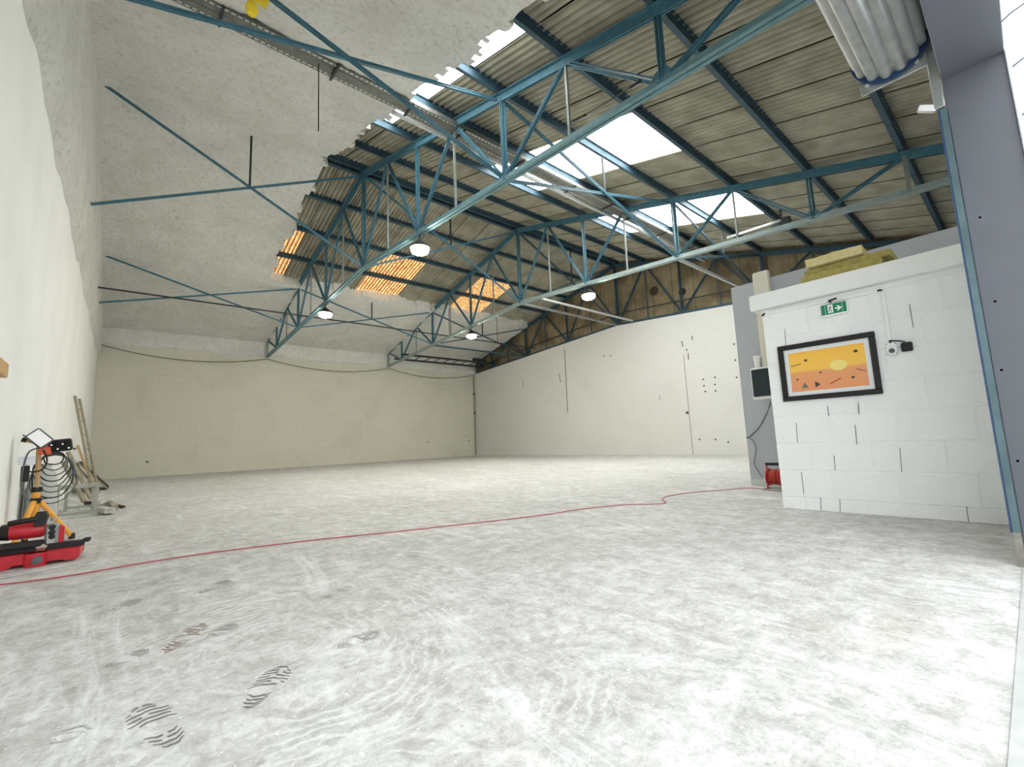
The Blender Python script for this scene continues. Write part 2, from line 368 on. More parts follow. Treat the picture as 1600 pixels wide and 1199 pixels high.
# block wall with the picture, slab on top, grey partition behind
XP = 3.63; YP = -8.385
pw = struct(MB().box((XP+.006, YD, 0), (5.35, YP-.002, 1.83)).ob('wall_picture', 'paint_block'), 'white painted blockwork wall that carries the framed picture')
zs = [0, .1, .335, .57, .81, 1.05, 1.29, 1.53, 1.78]; g = .004
for i in range(8):
    y = YP; first = True; off = (.17, .39, .25, .43, .2, .41, .23, .36)[i]
    while y > YD+.02:
        ln = off if first else .435; first = False; y1 = max(y-ln, YD)
        if y-y1 > .03:
            MB().bbox((XP+random.uniform(-.002,.001), y1+g, zs[i]+g*(i > 0)), (XP+.03, y-(g if y < YP else 0), zs[i+1]-g), .006).ob('block', 'paint_block', pw)
        y = y1
for a, b_ in (((1226,514),(1228,541)), ((1421,476),(1427,512)), ((1244,661),(1246,692)), ((1336,664),(1339,695)), ((1303,712),(1305,735)),
              ((1252,738),(1256,772)), ((1406,700),(1409,738)), ((1293,635),(1295,650)), ((1341,630),(1342,648)), ((1282,778),(1283,798)), ((1312,781),(1313,801)), ((1510,792),(1514,818))):
    p, q = on(*a, x=XP-.003), on(*b_, x=XP-.003); MB().bar((XP-.001, p.y, p.z), (XP-.001, q.y, max(q.z, .005)), .006, .0035, (0,1,0)).ob('open_joint', 'crack', pw)
struct(MB().bbox((3.56, YD, 1.815), (5.34, -8.31, 1.965), .008).ob('trim_5', 'paint'), 'white slab capping the picture wall')
gp = struct(MB().box((5.35, YD, 0), (X3-.01, -7.44, 2.65)).ob('wall_partition', 'partition'), 'pale grey partition of the office beside the block wall')
struct(MB().bbox((5.335, YD, 0), (5.35, -7.44, .075), .004).ob('baseboard_partition', 'partition_base'))

# ------------------------------------------------------------------ roof
ceil = struct(MB().add([(XL-.2, YD-.3, zt(YD-.3)+.30), (13.6, YD-.3, zt(YD-.3)+.30), (13.6, 0, ZR+.30), (XL-.2, 0, ZR+.30), (XL-.2, YA+.3, zt(YA+.3)+.30), (13.6, YA+.3, zt(YA+.3)+.30)],
              [(0,1,2,3), (3,2,5,4)]).ob('ceiling', 'dark_backing'), 'corrugated sheet roof on steel trusses')  # dark layer added above the sheets so the lap gaps read as shadow
NRM = math.sqrt(1+ST*ST); CS, SN = 1/NRM, ST/NRM
RP = P*NRM
vs, fs = corr(W-.024, RP+.05, .1066, .031, 8, groove=True)
tmp = MB().add(vs, fs); tmp.smooth = True
me_sheet = tmp.mesh('roof_sheet', 'sheet')
for p in me_sheet.polygons: p.use_smooth = True
vs, fs = corr(W-.02, RP-.03, .107, .026, 8); tmp = MB().add(vs, fs); tmp.smooth = True; me_sky = tmp.mesh('skylight_sheet', 'sheet')
me_wht = me_sky.copy(); me_wht.materials.clear(); me_wht.materials.append(M['skylight_white'])
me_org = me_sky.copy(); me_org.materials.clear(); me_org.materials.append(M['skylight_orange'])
FX = 2.34                                   # sprayed insulation ends here
wins = {}
def place_sheet(me, name, parent, ix, row, side):
    o = bpy.data.objects.new(name, me); COL.objects.link(o); o.parent = parent
    y0 = side*row*P; z0 = zt(y0)+.225
    lx = Vector((1,0,0)) if side < 0 else Vector((-1,0,0)); ly = Vector((0, side*CS, -SN)); lz = lx.cross(ly)
    x0 = SX+ix*W + (W if side > 0 else 0)
    tilt = Matrix.Rotation(R_(.25), 4, 'X') @ Matrix.Rotation(R_(.5), 4, 'Y')
    o.matrix_local = Matrix.Translation((x0, y0, z0)) @ Matrix((lx, ly, lz)).transposed().to_4x4() @ tilt
    return o
wn = 0
for side in (-1, 1):
    for ix in range(-4, 11):
        for row in range(0, 8 if side < 0 else 4):
            lit = None
            if ix in (-4, 0, 1, 5, 6):
                if side < 0 and 2 <= row <= 4: lit = 'white'
                if side > 0 and 2 <= row <= 3: lit = 'orange'
            if lit:
                key = (side, {-4:0, 0:1, 1:1, 5:2, 6:2}[ix])
                if key not in wins:
                    wn += 1; wins[key] = root('window_%d' % wn)
                    wins[key]['label'] = ('bright white corrugated skylight ' if side < 0 else 'weathered orange corrugated skylight ') + ('cut short by the sprayed ceiling', 'between the first and second truss', 'between the second truss and the gable')[key[1]]
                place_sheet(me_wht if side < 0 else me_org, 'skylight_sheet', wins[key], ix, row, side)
            else: place_sheet(me_sheet, 'roof_sheet', ceil, ix, row, side)
# ridge capping seen from below
rc = MB()
for s in (-1, 1): rc.bar((FX-.1, s*.10, ZR+.235), (13.4, s*.10, ZR+.235), .22, .012, (0, s*.25, 1))
rc.ob('ridge_cap', 'steel_dark', ceil)

# sprayed insulation under the roof: a band by the left gable and one along the back eaves, lapping onto the walls
def flock_mesh():
    st = .085; xs = list(np.arange(XL, 13.3, st)); ys = list(np.arange(YD, YA+st, st)); b = MB(); idx = {}
    def inside(x, y):
        e = .05*math.sin(y*3.1)+.04*math.sin(y*7.7+1)+.03*random.uniform(-1,1)
        e2 = .05*math.sin(x*2.7)+.04*math.sin(x*6.1+2)
        return x < FX-.02+e or y > 4.95+e2
    def V(i, j):
        if (i, j) not in idx:
            x, y = xs[i], ys[j]; idx[i, j] = len(b.v)
            z = zt(y)-.05+.022*math.sin(x*5+y*3)*math.sin(y*4.3-x)+random.uniform(-.016,.016)
            if x-XL < .5: z -= .05*(1-(x-XL)/.5)**2
            b.v.append((x, y, z))
        return idx[i, j]
    cnt = {}
    for i in range(len(xs)-1):
        for j in range(len(ys)-1):
            if inside(xs[i]+st/2, ys[j]+st/2):
                q = (V(i,j), V(i,j+1), V(i+1,j+1), V(i+1,j)); b.f.append(q)
                for a, c in zip(q, q[1:]+q[:1]): cnt[tuple(sorted((a,c)))] = cnt.get(tuple(sorted((a,c))), 0)+1
    up = {}
    for (a, c), n in cnt.items():
        if n == 1:
            for t in (a, c):
                if t not in up:
                    up[t] = len(b.v); x, y, z = b.v[t]; b.v.append((x-.03*(x > 1.5 and y < 5), y+.02*(y > 4.5), zt(y)+.24))
            b.f.append((a, c, up[c], up[a]))
    b.smooth = True; return b
flock_mesh().ob('sprayed_insulation', 'flock', ceil, label='rough grey sprayed insulation')
def flock_wall(n, fn, name, parent):          # lumpy coat on a wall: fn(u, v) -> point, v 0..1 from bottom to top
    b = MB(); m_ = 9
    for i in range(n+1):
        for j in range(m_+1): b.v.append(tuple(fn(i/n, j/m_)))
    for i in range(n):
        for j in range(m_): a = i*(m_+1)+j; b.f.append((a, a+m_+1, a+m_+2, a+1))
    b.smooth = True; b.ob(name, 'flock', parent, label='rough grey sprayed insulation')
def fl(u, v):
    y = YD+u*(YA-YD); z0 = 3.9+.05*math.sin(y*2.3)+.04*math.sin(y*6); z1 = zt(y)-.02; t = .0 if v == 0 else .075+.02*random.random()
    return (XL+t+.001, y, z0+(z1-z0)*v)
flock_wall(150, fl, 'sprayed_band', bpy.data.objects['wall_left'])
def fb_(u, v):
    x = XL+u*(13.2-XL); z0 = 4.27+.03*math.sin(x*2.1)+.025*math.sin(x*7); z1 = zt(YA)-.02; t = 0. if v == 0 else .05+.02*random.random()
    return (x, YA-t-.001, z0+(z1-z0)*v)
flock_wall(120, fb_, 'sprayed_band', wb)

# purlins
def isec(w, h, t=.012): return [[(-w/2,-h/2),(w/2,-h/2),(w/2,-h/2+t),(-w/2,-h/2+t)], [(-w/2,h/2-t),(w/2,h/2-t),(w/2,h/2),(-w/2,h/2)], [(-t/2,-h/2+t),(t/2,-h/2+t),(t/2,h/2-t),(-t/2,h/2-t)]]
ORD = ['at the ridge', 'first below the ridge', 'second below the ridge', 'third below the ridge', 'fourth below the ridge', 'fifth below the ridge', 'sixth below the ridge', 'lowest of all']
for side in (-1, 1):
    for i in range(0, 8 if side < 0 else 4):
        y = side*(i*P if i else .13); z = zt(y)+.135
        o = MB().ext((FX-.25, y, z), (X3+.2, y, z), isec(.075, .14), (0, side*ST, 1)).ob('purlin', 'blue_dark')
        tag(o, 'dark blue steel purlin on the %s skylight slope, %s' % ('white' if side < 0 else 'orange', ORD[i]), 'purlin', 'roof purlins')

# ------------------------------------------------------------------ trusses
def dblL(w, h, gap=.018, t=.012):
    a = gap/2; e = w/2
    return [[(-e,h/2-t),(-a,h/2-t),(-a,h/2),(-e,h/2)], [(-a-t,-h/2),(-a,-h/2),(-a,h/2-t),(-a-t,h/2-t)], [(a,h/2-t),(e,h/2-t),(e,h/2),(a,h/2)], [(a,-h/2),(a+t,-h/2),(a+t,h/2-t),(a,h/2-t)]]
def dblLb(w, h, gap=.018): return [[(u, -v) for u, v in p][::-1] for p in dblL(w, h, gap)]
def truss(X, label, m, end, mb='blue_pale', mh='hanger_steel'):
    t = thing('roof_truss', (X, 0, zb(YA)-.1), label, 'roof truss', 'scissor roof trusses')
    def T(i, dz=0): y = max(min(i, 7)*P, end); return (X, y, zt(y)+dz)
    def B(i, dz=0): y = max(min(i, 7)*P, end); return (X, y, zb(y)+dz)
    top7 = (X, 7.05*P, zt(7.05*P)); bot7 = (X, 7.05*P, zb(7.05*P))
    for a, b in ((T(0), top7), (T(0), (X, end, zt(end)))): MB().ext(a, b, dblL(.13, .12)).ob('top_chord', m, t)
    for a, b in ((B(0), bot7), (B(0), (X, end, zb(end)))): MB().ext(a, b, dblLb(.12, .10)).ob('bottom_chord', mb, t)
    MB().ext(B(0,-.02), T(0,.03), dblL(.13, .07, .03), (1,0,0)).ob('king_post', m, t)
    for s in (-1, 1):
        for i in (2, 4, 6): MB().ext(B(s*i), T(s*i), dblL(.12 if i == 4 else .09, .055, .025), (1,0,0)).ob('post', m, t)
        for i in (1, 3, 5): MB().bar(B(s*i), T(s*i), .034, .034, (1,0,0)).ob('hanger', mh, t)
        MB().bar(B(s*7), T(s*7), .05, .05, (1,0,0)).ob('hanger', mh, t)
        for a, b in ((1, 0), (1, 2), (3, 2), (3, 4), (5, 4), (5, 6), (7, 6)):
            MB().ext(T(s*a), B(s*b), dblL(.075, .045, .02), (1,0,0)).ob('diagonal', m, t)
    for i in (-6, -4, -2, 0, 2, 4, 6):             # gusset plates at the lower nodes
        c = B(i); MB().add([(X+e, c[1]+u, c[2]+v) for e in (-.008,.008) for u, v in ((-.13,-.05),(.13,-.05),(.15,.05),(.06,.16),(-.06,.16),(-.15,.05))],
            [(5,4,3,2,1,0),(6,7,8,9,10,11)]+[(k,(k+1)%6,6+(k+1)%6,6+k) for k in range(6)]).ob('gusset_plate', m, t)
    return t
END = -9.72
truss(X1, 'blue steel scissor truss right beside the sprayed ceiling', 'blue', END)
truss(X2, 'blue steel scissor truss halfway between the sprayed ceiling and the gable', 'blue', END, 'blue_underlit')
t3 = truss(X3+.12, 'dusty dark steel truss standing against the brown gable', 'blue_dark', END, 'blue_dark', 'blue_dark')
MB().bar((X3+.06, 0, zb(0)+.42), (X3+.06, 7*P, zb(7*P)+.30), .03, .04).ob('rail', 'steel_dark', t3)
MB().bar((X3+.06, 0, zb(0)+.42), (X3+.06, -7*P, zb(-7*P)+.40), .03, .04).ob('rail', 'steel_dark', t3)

# crossed braces and struts between the trusses
bays = ((XL+.1, X1-.07, 'from the white gable wall to the first truss'), (X1+.07, X2-.07, 'between the first and second truss'), (X2+.07, X3+.03, 'from the second truss to the brown gable'))
planes = ((0., 'under the ridge'), (4*P, 'orange skylight side'), (-4*P, 'white skylight side'))
for y, wh in planes:
    for bi, (xa, xb, bl) in enumerate(bays):
        t = thing('cross_brace', (xa, y, zb(y)), 'crossed steel ties %s, %s' % (bl, wh), 'brace', 'crossed ties between trusses')
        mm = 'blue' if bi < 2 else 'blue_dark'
        MB().ext((xa, y, zt(y)-.05), (xb, y, zb(y)+.03), dblL(.05, .04, .010)).ob('tie', mm, t)
        MB().ext((xa, y+.03, zb(y)+.03), (xb, y+.03, zt(y)-.05), dblL(.05, .04, .010)).ob('tie', mm, t)
        xm = (xa+xb)/2
        if bi or not y: MB().bar((xm, y+.015, (zt(y)+zb(y))/2), (xm, y+.015, zt(y)+.05), .035, .035).ob('hanger', 'steel_dark', t)
        if bi == 2: MB().bar((xa, y, zb(y)-.02), (xb, y, zb(y)-.02), .06, .06).ob('strut', 'galv' if y <= 0 else 'blue_dark', t)
# long thin pipe along the building
tag(MB().tube((XL+.05, 4.5, 4.79), (X3, 4.5, 4.82), .022).ob('sprinkler_pipe', 'steel_dark'), 'long thin dark pipe running the whole hall below the truss feet', 'pipe')
MB().tube((8.6, 4.5, 4.82), (8.6, 4.5, 5.9), .012).ob('pipe_hanger', 'steel_dark', bpy.data.objects['sprinkler_pipe'])
MB().tube((11.0, 4.5, 4.82), (11.0, 4.5, 5.9), .012).ob('pipe_hanger', 'steel_dark', bpy.data.objects['sprinkler_pipe'])
tag(MB().ext((8.45, -.76, 4.86), (13.1, -.76, 4.86), [[(-.035,-.02),(.035,-.02),(.03,.03),(-.03,.03)]]).ob('light_rail', 'galv_light'), 'bare white metal rail beside the strut to the gable', 'rail')

# cable tray along the third purlin, with a lighting conduit under it
yt, zt0 = -3.9, zt(-3.9)-.12
ct = thing('cable_tray', (XL, yt, zt0), 'long perforated galvanised cable tray hung below the purlins', 'cable tray')
MB().box((XL+.02, yt-.15, zt0), (X3-.1, yt+.13, zt0+.006)).ob('tray_bottom', 'tray', ct)
for y in (yt-.15, yt+.13): MB().box((XL+.02, y-.004, zt0), (X3-.1, y+.004, zt0+.075)).ob('side_rail', 'tray', ct)
sl = MB(); x = XL+.1
while x < X3-.2:
    for y in (yt-.12, yt+.10): sl.box((x, y-.012, zt0-.002), (x+.045, y+.012, zt0))
    x += .075
o = sl.ob('slots', 'galv_light', ct); o['kind'] = 'stuff'
cb = MB()
for k in range(4): cb.path(spline([(XL+.1+i*1.4, yt-.1+.05*k+.02*math.sin(i*2+k), zt0+.02+.012*math.sin(i*1.3+k*2)) for i in range(11)], 3), .012, 5)
cb.ob('cables', 'black_soft', ct)
for x in (-.2, 1.2, 2.4, 3.4, 4.8, 6.3, 7.6, 8.5, 10, 11.5): MB().bar((x, yt-.18, zt0-.02), (x, yt+.16, zt0-.02), .03, .03).ob('support', 'steel_dark', ct)
lc = thing('lighting_conduit', (XL, yt-.2, zt0-.03), 'slim pale conduit running under the cable tray', 'conduit')
MB().box((2.2, yt+.17, zt0-.06), (X3-.3, yt+.22, zt0-.0)).ob('conduit', 'galv_light', lc)
for x in (4.3, 6.0, 8.4, 10.2): MB().bar((x, yt+.2, zt0), (x, yt+.2, zt0+.2), .02, .03).ob('clip', 'galv', lc)
tag(MB().tube((.98, yt, 6.13), (.99, yt, 5.1), .008, 6).ob('threaded_rod', 'wire_dark'), 'thin rod hanging free below the cable tray', 'rod')
yh = thing('pull_weight', (-.31, -6.5, 3.92), 'yellow teardrop weight hanging from a cord under the sprayed ceiling', 'pull weight')
MB().lathe([(.004,.13),(.02,.1),(.04,.05),(.045,.02),(.03,-.02),(.005,-.03)], (-.31,-6.5,3.95), 14).ob('weight', 'yellow', yh)
MB().tube((-.31,-6.5,4.05), (-.31,-6.5,zt(-6.5)-.04), .006, 6).ob('cord', 'yellow', yh)
# yellow sleeve round the tie near the sprayed gable
d_ = Vector((X1-(XL+.05), 0, zb(5.2)+.03-zt(5.2)+.05)).normalized()
p0 = on(410, 2, y=-4*P); tag(MB().tube(p0-d_*.16, p0+d_*.05, .05, 10).ob('warning_sleeve', 'yellow'), 'short yellow sleeve wrapped round a blue tie', 'sleeve')

# clutter hung in the roof beyond the second truss
sb = thing('steel_bracket', (9.6, -5.6, 5.6), 'grey steel bracket with dark clamps under the purlins near the white skylight', 'bracket')
for (a, b_) in (((1136,372),(1228,342)), ((1150,380),(1236,350))):
    MB().bar(on(*a, x=9.9), on(*b_, x=9.9), .05, .05).ob('arm', 'galv', sb)
for px, py in ((1228,346), (1214,356)):
    p = on(px, py, x=9.88); MB().bbox((p.x-.05, p.y-.09, p.z-.07), (p.x+.05, p.y+.09, p.z+.09), .01).ob('clamp', 'steel_dark', sb)
p = on(1220, 338, x=9.9); MB().bar(p, (p.x, p.y, zt(p.y)+.08), .03, .03).ob('hanger', 'steel_dark', sb)
lw = thing('loose_wire', on(1000,127, x=X1-.08), 'dark loose wire hanging across from the first truss with taped ends', 'wire')
a, b_ = on(1000,127, x=X1-.08), on(880,198, x=4.35); MB().path([a, a.lerp(b_,.35)-Vector((0,0,.02)), b_], .007, 6).ob('wire', 'wire_dark', lw)
for t0, t1 in ((.0,.08), (.62,.8)): MB().tube(a.lerp(b_,t0)-Vector((0,0,.02 if t0 else 0)), a.lerp(b_,t1)-Vector((0,0,.012)), .02, 8).ob('tape', 'black', lw)
# high-bay lamps under the trusses
def lamp(X, y, label):
    z = zb(y)-.33
    t = thing('high_bay_lamp', (X, y, z), label, 'lamp', 'round high-bay lamps')
    MB().lathe([(.03,.17),(.05,.16),(.09,.12),(.17,.06),(.19,.045),(.19,.01),(.17,.0)], (X,y,z), 24).ob('housing', 'black_soft', t)
    MB().lathe([(.168,.0),(.172,-.03),(.155,-.075),(.10,-.105),(.002,-.112)], (X,y,z), 24).ob('lens', 'lamp_lens', t)
    MB().tube((X,y,z+.17), (X,y,zb(y)-.04), .012, 6).ob('hook', 'steel_dark', t)
lamp(X1, -2*P-.06, 'lit round lamp under the first truss on the white skylight side')
lamp(X1, 2*P, 'lit round lamp under the first truss on the orange skylight side')
lamp(X2, 2*P, 'lit round lamp under the second truss on the orange skylight side')
lamp(X2, -2*P-.06, 'lit round lamp under the second truss on the white skylight side')

# slack cables along the top of the back wall, conduit in the corner, ladder stored in the roof corner
for a, b_, lb in (((XL+.05, 9.1, 4.24), (X1, 9.1, 4.2), 'slack thin cable from the gable wall to the first truss foot'),
                  ((X1, 9.1, 4.2), (X2, 9.1, 4.2), 'slack thin cable between the two truss feet on the back wall'),
                  ((X2, 9.1, 4.2), (X3-.05, 9.1, 4.22), 'slack thin cable from the second truss foot into the far corner')):
    a, b_ = Vector(a), Vector(b_); pts = [a.lerp(b_, k/12)-Vector((0, 0, .3*4*(k/12)*(1-k/12))) for k in range(13)]
    tag(MB().path(pts, .012, 5).ob('slack_cable', 'wire_dark'), lb, 'cable', 'slack cables on the back wall')
cc = thing('corner_conduit', (X3-.07, YA-.07, 0), 'thin vertical conduit in the corner of the two far walls', 'conduit')
MB().tube((X3-.07, YA-.07, .05), (X3-.07, YA-.07, 4.2), .03).ob('pipe', 'wood_grey', cc)
for z in (3.2, 2.2): MB().lathe([(.05,-.04),(.05,.04)], (X3-.07, YA-.07, z), 10).ob('collar', 'steel_dark', cc)
ld = thing('stored_ladder', (8.5, 8.2, 4.5), 'dark ladder laid across the truss feet in the far roof corner', 'ladder')
for y, z in ((7.55, 4.58), (8.25, 4.5)): MB().bar((8.15, y, z), (13.05, y, z), .05, .08).ob('rail', 'steel_dark', ld)
for k in range(9): MB().tube((8.6+k*.5, 7.55, 4.58), (8.6+k*.5, 8.25, 4.5), .018, 6).ob('rung', 'steel_dark', ld)
tag(MB().path(spline([(12.1, 7.75, 4.74), (12.4, 7.95, 4.80), (12.7, 7.75, 4.74), (12.95, 8.0, 4.80), (12.6, 8.1, 4.74), (12.3, 7.95, 4.72)], 6), .07, 8).ob('rag_bundle', 'steel_dark'), 'dark rag bundle lying on the stored ladder in the far roof corner', 'bundle')

# ------------------------------------------------------------------ shutter drum over the doorway
rs = thing('roller_shutter', (.4, -9.66, 2.66), 'galvanised roller shutter wound up above the doorway', 'roller shutter')
cy, cz, n = -9.655, 2.845, 11
prof = []; n = 14
for k in range(n):
    a0 = 2*math.pi*(k+.35)/n
    for j in range(6):
        t = j/6; a = a0+2*math.pi/n*t; r = .150+.022*math.sin(math.pi*t); prof.append((cy+r*math.cos(a), cz+r*math.sin(a)))
b = MB().loft([[(x, y, z) for y, z in prof] for x in (XL+.05, 2.33)]); b.smooth = True; b.ob('curtain_roll', 'galv', rs)
MB().lathe([(.179,0),(.179,.022)], (2.336, cy, cz), 28, 'x').ob('drum_flange', 'blue_edge', rs)
MB().bbox((2.36, -9.80, 2.655), (2.372, -9.505, 3.05), .003).ob('end_plate', 'galv', rs)
for y, z in ((-9.54, 2.70), (-9.76, 2.70)): MB().lathe([(.012,-.012),(.008,0)], (2.36, y, z), 8, 'x').ob('bolt', 'galv_light', rs)
MB().bbox((2.385, -9.838, 2.40), (2.415, -9.795, 3.5), .004).ob('guide_rail', 'galv', rs)
MB().bar((2.40, -9.80, 2.41), (2.37, -9.735, 2.435), .02, .035).ob('guide_hook', 'galv_light', rs)
# downpipe on the outside face
dp = thing('downpipe', (2.95, -10.238, 0), 'white ringed downpipe outside the door jamb', 'downpipe')
MB().tube((2.95,-10.238,-.02), (2.95,-10.238,4.55), .16, 20).ob('pipe', 'facade', dp)
for k in range(14): MB().lathe([(.163,-.004),(.165,0),(.163,.004)], (2.95,-10.238,.3+k*.3), 20).ob('ring', 'cable_grey', dp)

# ------------------------------------------------------------------ things on the picture wall
py0, py1, pz0, pz1 = -9.197, -8.491, .945, 1.447
fr = thing('picture_frame', (XP, (py0+py1)/2, pz0), 'abstract yellow and orange print in a wide black frame', 'picture')
def wbox(name, m, y0, y1, z0, z1, d, par, x=XP, b=.004, label=None): return MB().bbox((x-d, y0, z0), (x-.001, y1, z1), b).ob(name, m, par, label=label)
w = .042
wbox('frame_bar', 'black', py0, py1, pz1-w, pz1, .03, fr); wbox('frame_bar', 'black', py0, py1, pz0, pz0+w, .03, fr)
wbox('frame_bar', 'black', py0, py0+w, pz0+w, pz1-w, .03, fr); wbox('frame_bar', 'black', py1-w, py1, pz0+w, pz1-w, .03, fr)
wbox('mount', 'mount', py0+w, py1-w, pz0+w, pz1-w, .012, fr)
m, N, L, bb = nodes_mat('print_colours'); M['print'] = m
geo = N.new('ShaderNodeNewGeometry'); sx = N.new('ShaderNodeSeparateXYZ'); L.new(geo.outputs['Position'], sx.inputs[0])
nz = N.new('ShaderNodeTexNoise'); nz.inputs['Scale'].default_value = 9; L.new(geo.outputs['Position'], nz.inputs['Vector'])
ad = N.new('ShaderNodeMath'); ad.operation = 'MULTIPLY_ADD'; ad.inputs[1].default_value = .03; L.new(nz.outputs['Fac'], ad.inputs[0]); L.new(sx.outputs[2], ad.inputs[2])
zr = N.new('ShaderNodeMapRange'); zr.inputs['From Min'].default_value = pz0; zr.inputs['From Max'].default_value = pz1; L.new(ad.outputs[0], zr.inputs['Value'])
r1 = ramp(N, (.0, lin((232,150,104))), (.50, lin((230,160,106))), (.55, lin((246,196,84))), (1, lin((252,190,70)))); L.new(zr.outputs[0], r1.inputs['Fac'])
L.new(r1.outputs['Color'], bb.inputs['Base Color']); bb.inputs['Roughness'].default_value = .5
mw = .035
pr = wbox('print', 'print', py0+w+mw, py1-w-mw, pz0+w+mw, pz1-w-mw, .0135, fr, b=.001)
def blob(pts, m, par, name='motif', x=XP-.0138):
    n = len(pts); b = MB().add([(x-e, y, z) for e in (0, .001) for y, z in pts], [tuple(range(n)), tuple(range(n, 2*n))[::-1]]+[(k, (k+1)%n, n+(k+1)%n, n+k) for k in range(n)]); return b.ob(name, m, par)
defm('motif_pale', (244, 222, 132), .5); defm('motif_dark', (66, 60, 54), .5); defm('motif_green', (112, 124, 104), .5); defm('motif_rust', (170, 74, 50), .5)
def ell(cy, cz, a, b, n=18): return [(cy+a*math.cos(2*math.pi*k/n), cz+b*math.sin(2*math.pi*k/n)) for k in range(n)]
blob(ell(-8.93, 1.215, .062, .045), 'motif_pale', pr)                    # a free arrangement of plain shapes in the print's colours
for y, z, r in ((-8.70, 1.29, .013), (-9.06, 1.31, .015), (-8.62, 1.13, .010), (-9.02, 1.10, .012), (-8.80, 1.17, .009)): blob(ell(y, z, r, r*.8, 10), 'motif_dark', pr)
blob([(-8.645,1.05),(-8.70,1.05),(-8.672,1.10)], 'motif_green', pr); blob([(-8.75,1.045),(-8.75,1.10),(-8.79,1.07)], 'motif_dark', pr)
blob([(-8.86,1.06),(-8.94,1.10),(-8.935,1.107),(-8.858,1.068)], 'motif_rust', pr); blob([(-9.05,1.17),(-9.11,1.14),(-9.107,1.134),(-9.05,1.162)], 'motif_rust', pr)
blob([(-8.58,1.25),(-8.66,1.262),(-8.66,1.268),(-8.58,1.256)], 'motif_dark', pr)
# exit sign
ey0, ey1, ez0, ez1 = -9.052, -8.862, 1.632, 1.742
es = thing('exit_sign', (XP, -8.957, ez0), 'green emergency exit sign with running figure and arrow', 'exit sign')
wbox('case', 'white_plastic', ey0, ey1, ez0, ez1, .035, es, b=.006)
fp = wbox('face', 'exit_green', ey0+.007, ey1-.005, ez0+.016, ez1-.007, .0375, es, b=.002)
xx = XP-.0376; ym = (ey0+ey1)/2
def sgn(pts, m): return blob(pts, m, fp, 'symbol', xx)
sgn([(ym+.005,ez0+.026),(ym+.005,ez1-.014),(ym+.043,ez1-.014),(ym+.043,ez0+.026)], 'white_print')
sgn([(ym-.008,1.683),(ym-.008,1.695),(ym-.032,1.695),(ym-.020,1.711),(ym-.032,1.711),(ym-.058,1.689),(ym-.032,1.667),(ym-.020,1.667),(ym-.032,1.683)], 'white_print')
def stroke(pts, m, w, x):
    for (a, b), (c, d) in zip(pts, pts[1:]):
        l = math.hypot(c-a, d-b); u, v = -(d-b)/l*w/2, (c-a)/l*w/2; blob([(a+u,b+v),(c+u,d+v),(c-u,d-v),(a-u,b-v)], m, fp, 'symbol', x)
fy, fz = ym+.025, 1.690
blob(ell(fy-.004, fz+.024, .0045, .0045, 10), 'motif_dark', fp, 'symbol', xx-.001)
for pts in (((fy-.002,fz+.018),(fy+.003,fz-.002)), ((fy+.003,fz-.002),(fy-.008,fz-.010),(fy-.004,fz-.024)), ((fy+.003,fz-.002),(fy+.006,fz-.014),(fy+.016,fz-.018)), ((fy-.002,fz+.016),(fy-.012,fz+.008)), ((fy-.002,fz+.016),(fy+.010,fz+.012),(fy+.012,fz+.004))):
    stroke(pts, 'motif_dark', .0045, xx-.001)
for y in (ym+.060, ym-.062): sgn([(y,ez0+.018),(y,ez1-.009),(y+.002,ez1-.009),(y+.002,ez0+.018)], 'white_print')
MB().path([(XP-.034,-8.925,1.762),(XP-.034,-8.935,1.765),(XP-.034,-8.985,1.773)], .008, 6).ob('lead', 'black', es)
MB().path([(XP-.034,-8.927,1.764),(XP-.034,-8.94,1.752),(XP-.034,-8.945,1.742)], .005, 6).ob('lead', 'black', es)
# mini trunking, call point and plug box
mt = thing('mini_trunking', (XP, -8.9, 1.34), 'white mini trunking running along the block wall and down to the wall unit', 'trunking')
p, q = on(1196,491, x=XP), on(1376,455, x=XP)
MB().bar((XP-.011, p.y, p.z), (XP-.011, q.y, q.z), .022, .024).ob('horizontal_run', 'white_plastic', mt)
MB().bbox((XP-.022, -9.296, 1.345), (XP-.001, -9.272, q.z+.012), .003).ob('vertical_run', 'white_plastic', mt)
MB().path([(XP-.02,-9.255,q.z+.002),(XP-.03,-9.27,q.z+.004),(XP-.02,-9.283,q.z-.002)], .007, 6).ob('cable_bend', 'black', mt)
MB().path([(XP-.015,p.y-.006,p.z+.004),(XP-.02,p.y+.012,p.z-.004),(XP-.012,p.y+.024,p.z-.012)], .009, 6).ob('cable_bend', 'black', mt)
cp = thing('wall_unit', (XP, -9.29, 1.23), 'white square wall unit with two round dials below the trunking', 'switch')
wbox('plate', 'white_plastic', -9.325, -9.257, 1.236, 1.332, .04, cp, b=.006)
MB().lathe([(.018,0),(.018,-.008),(.013,-.01)], (XP-.04, -9.291, 1.268), 16, 'x').ob('dial', 'cable_grey', cp)
MB().lathe([(.016,0),(.016,-.006),(.013,-.007)], (XP-.04, -9.291, 1.300), 16, 'x').ob('dial', 'mount', cp)
for y in (-9.317,-9.265):
    for z in (1.245,1.322): MB().lathe([(.004,0),(.003,-.003)], (XP-.04, y, z), 8, 'x').ob('screw', 'cable_grey', cp)
tb = thing('plug_box', (XP, -9.38, 1.25), 'small black plug box beside the white wall unit', 'plug box')
wbox('box', 'black_soft', -9.412, -9.345, 1.252, 1.320, .035, tb, b=.006)
MB().path(spline([(XP-.012,-9.284,1.335),(XP-.02,-9.284,1.352),(XP-.02,-9.31,1.346),(XP-.02,-9.345,1.338),(XP-.015,-9.375,1.322)], 5), .005, 6).ob('cable', 'black', tb)
MB().bbox((XP-.024,-9.290,1.330),(XP-.002,-9.278,1.350),.003).ob('gland', 'black', tb)

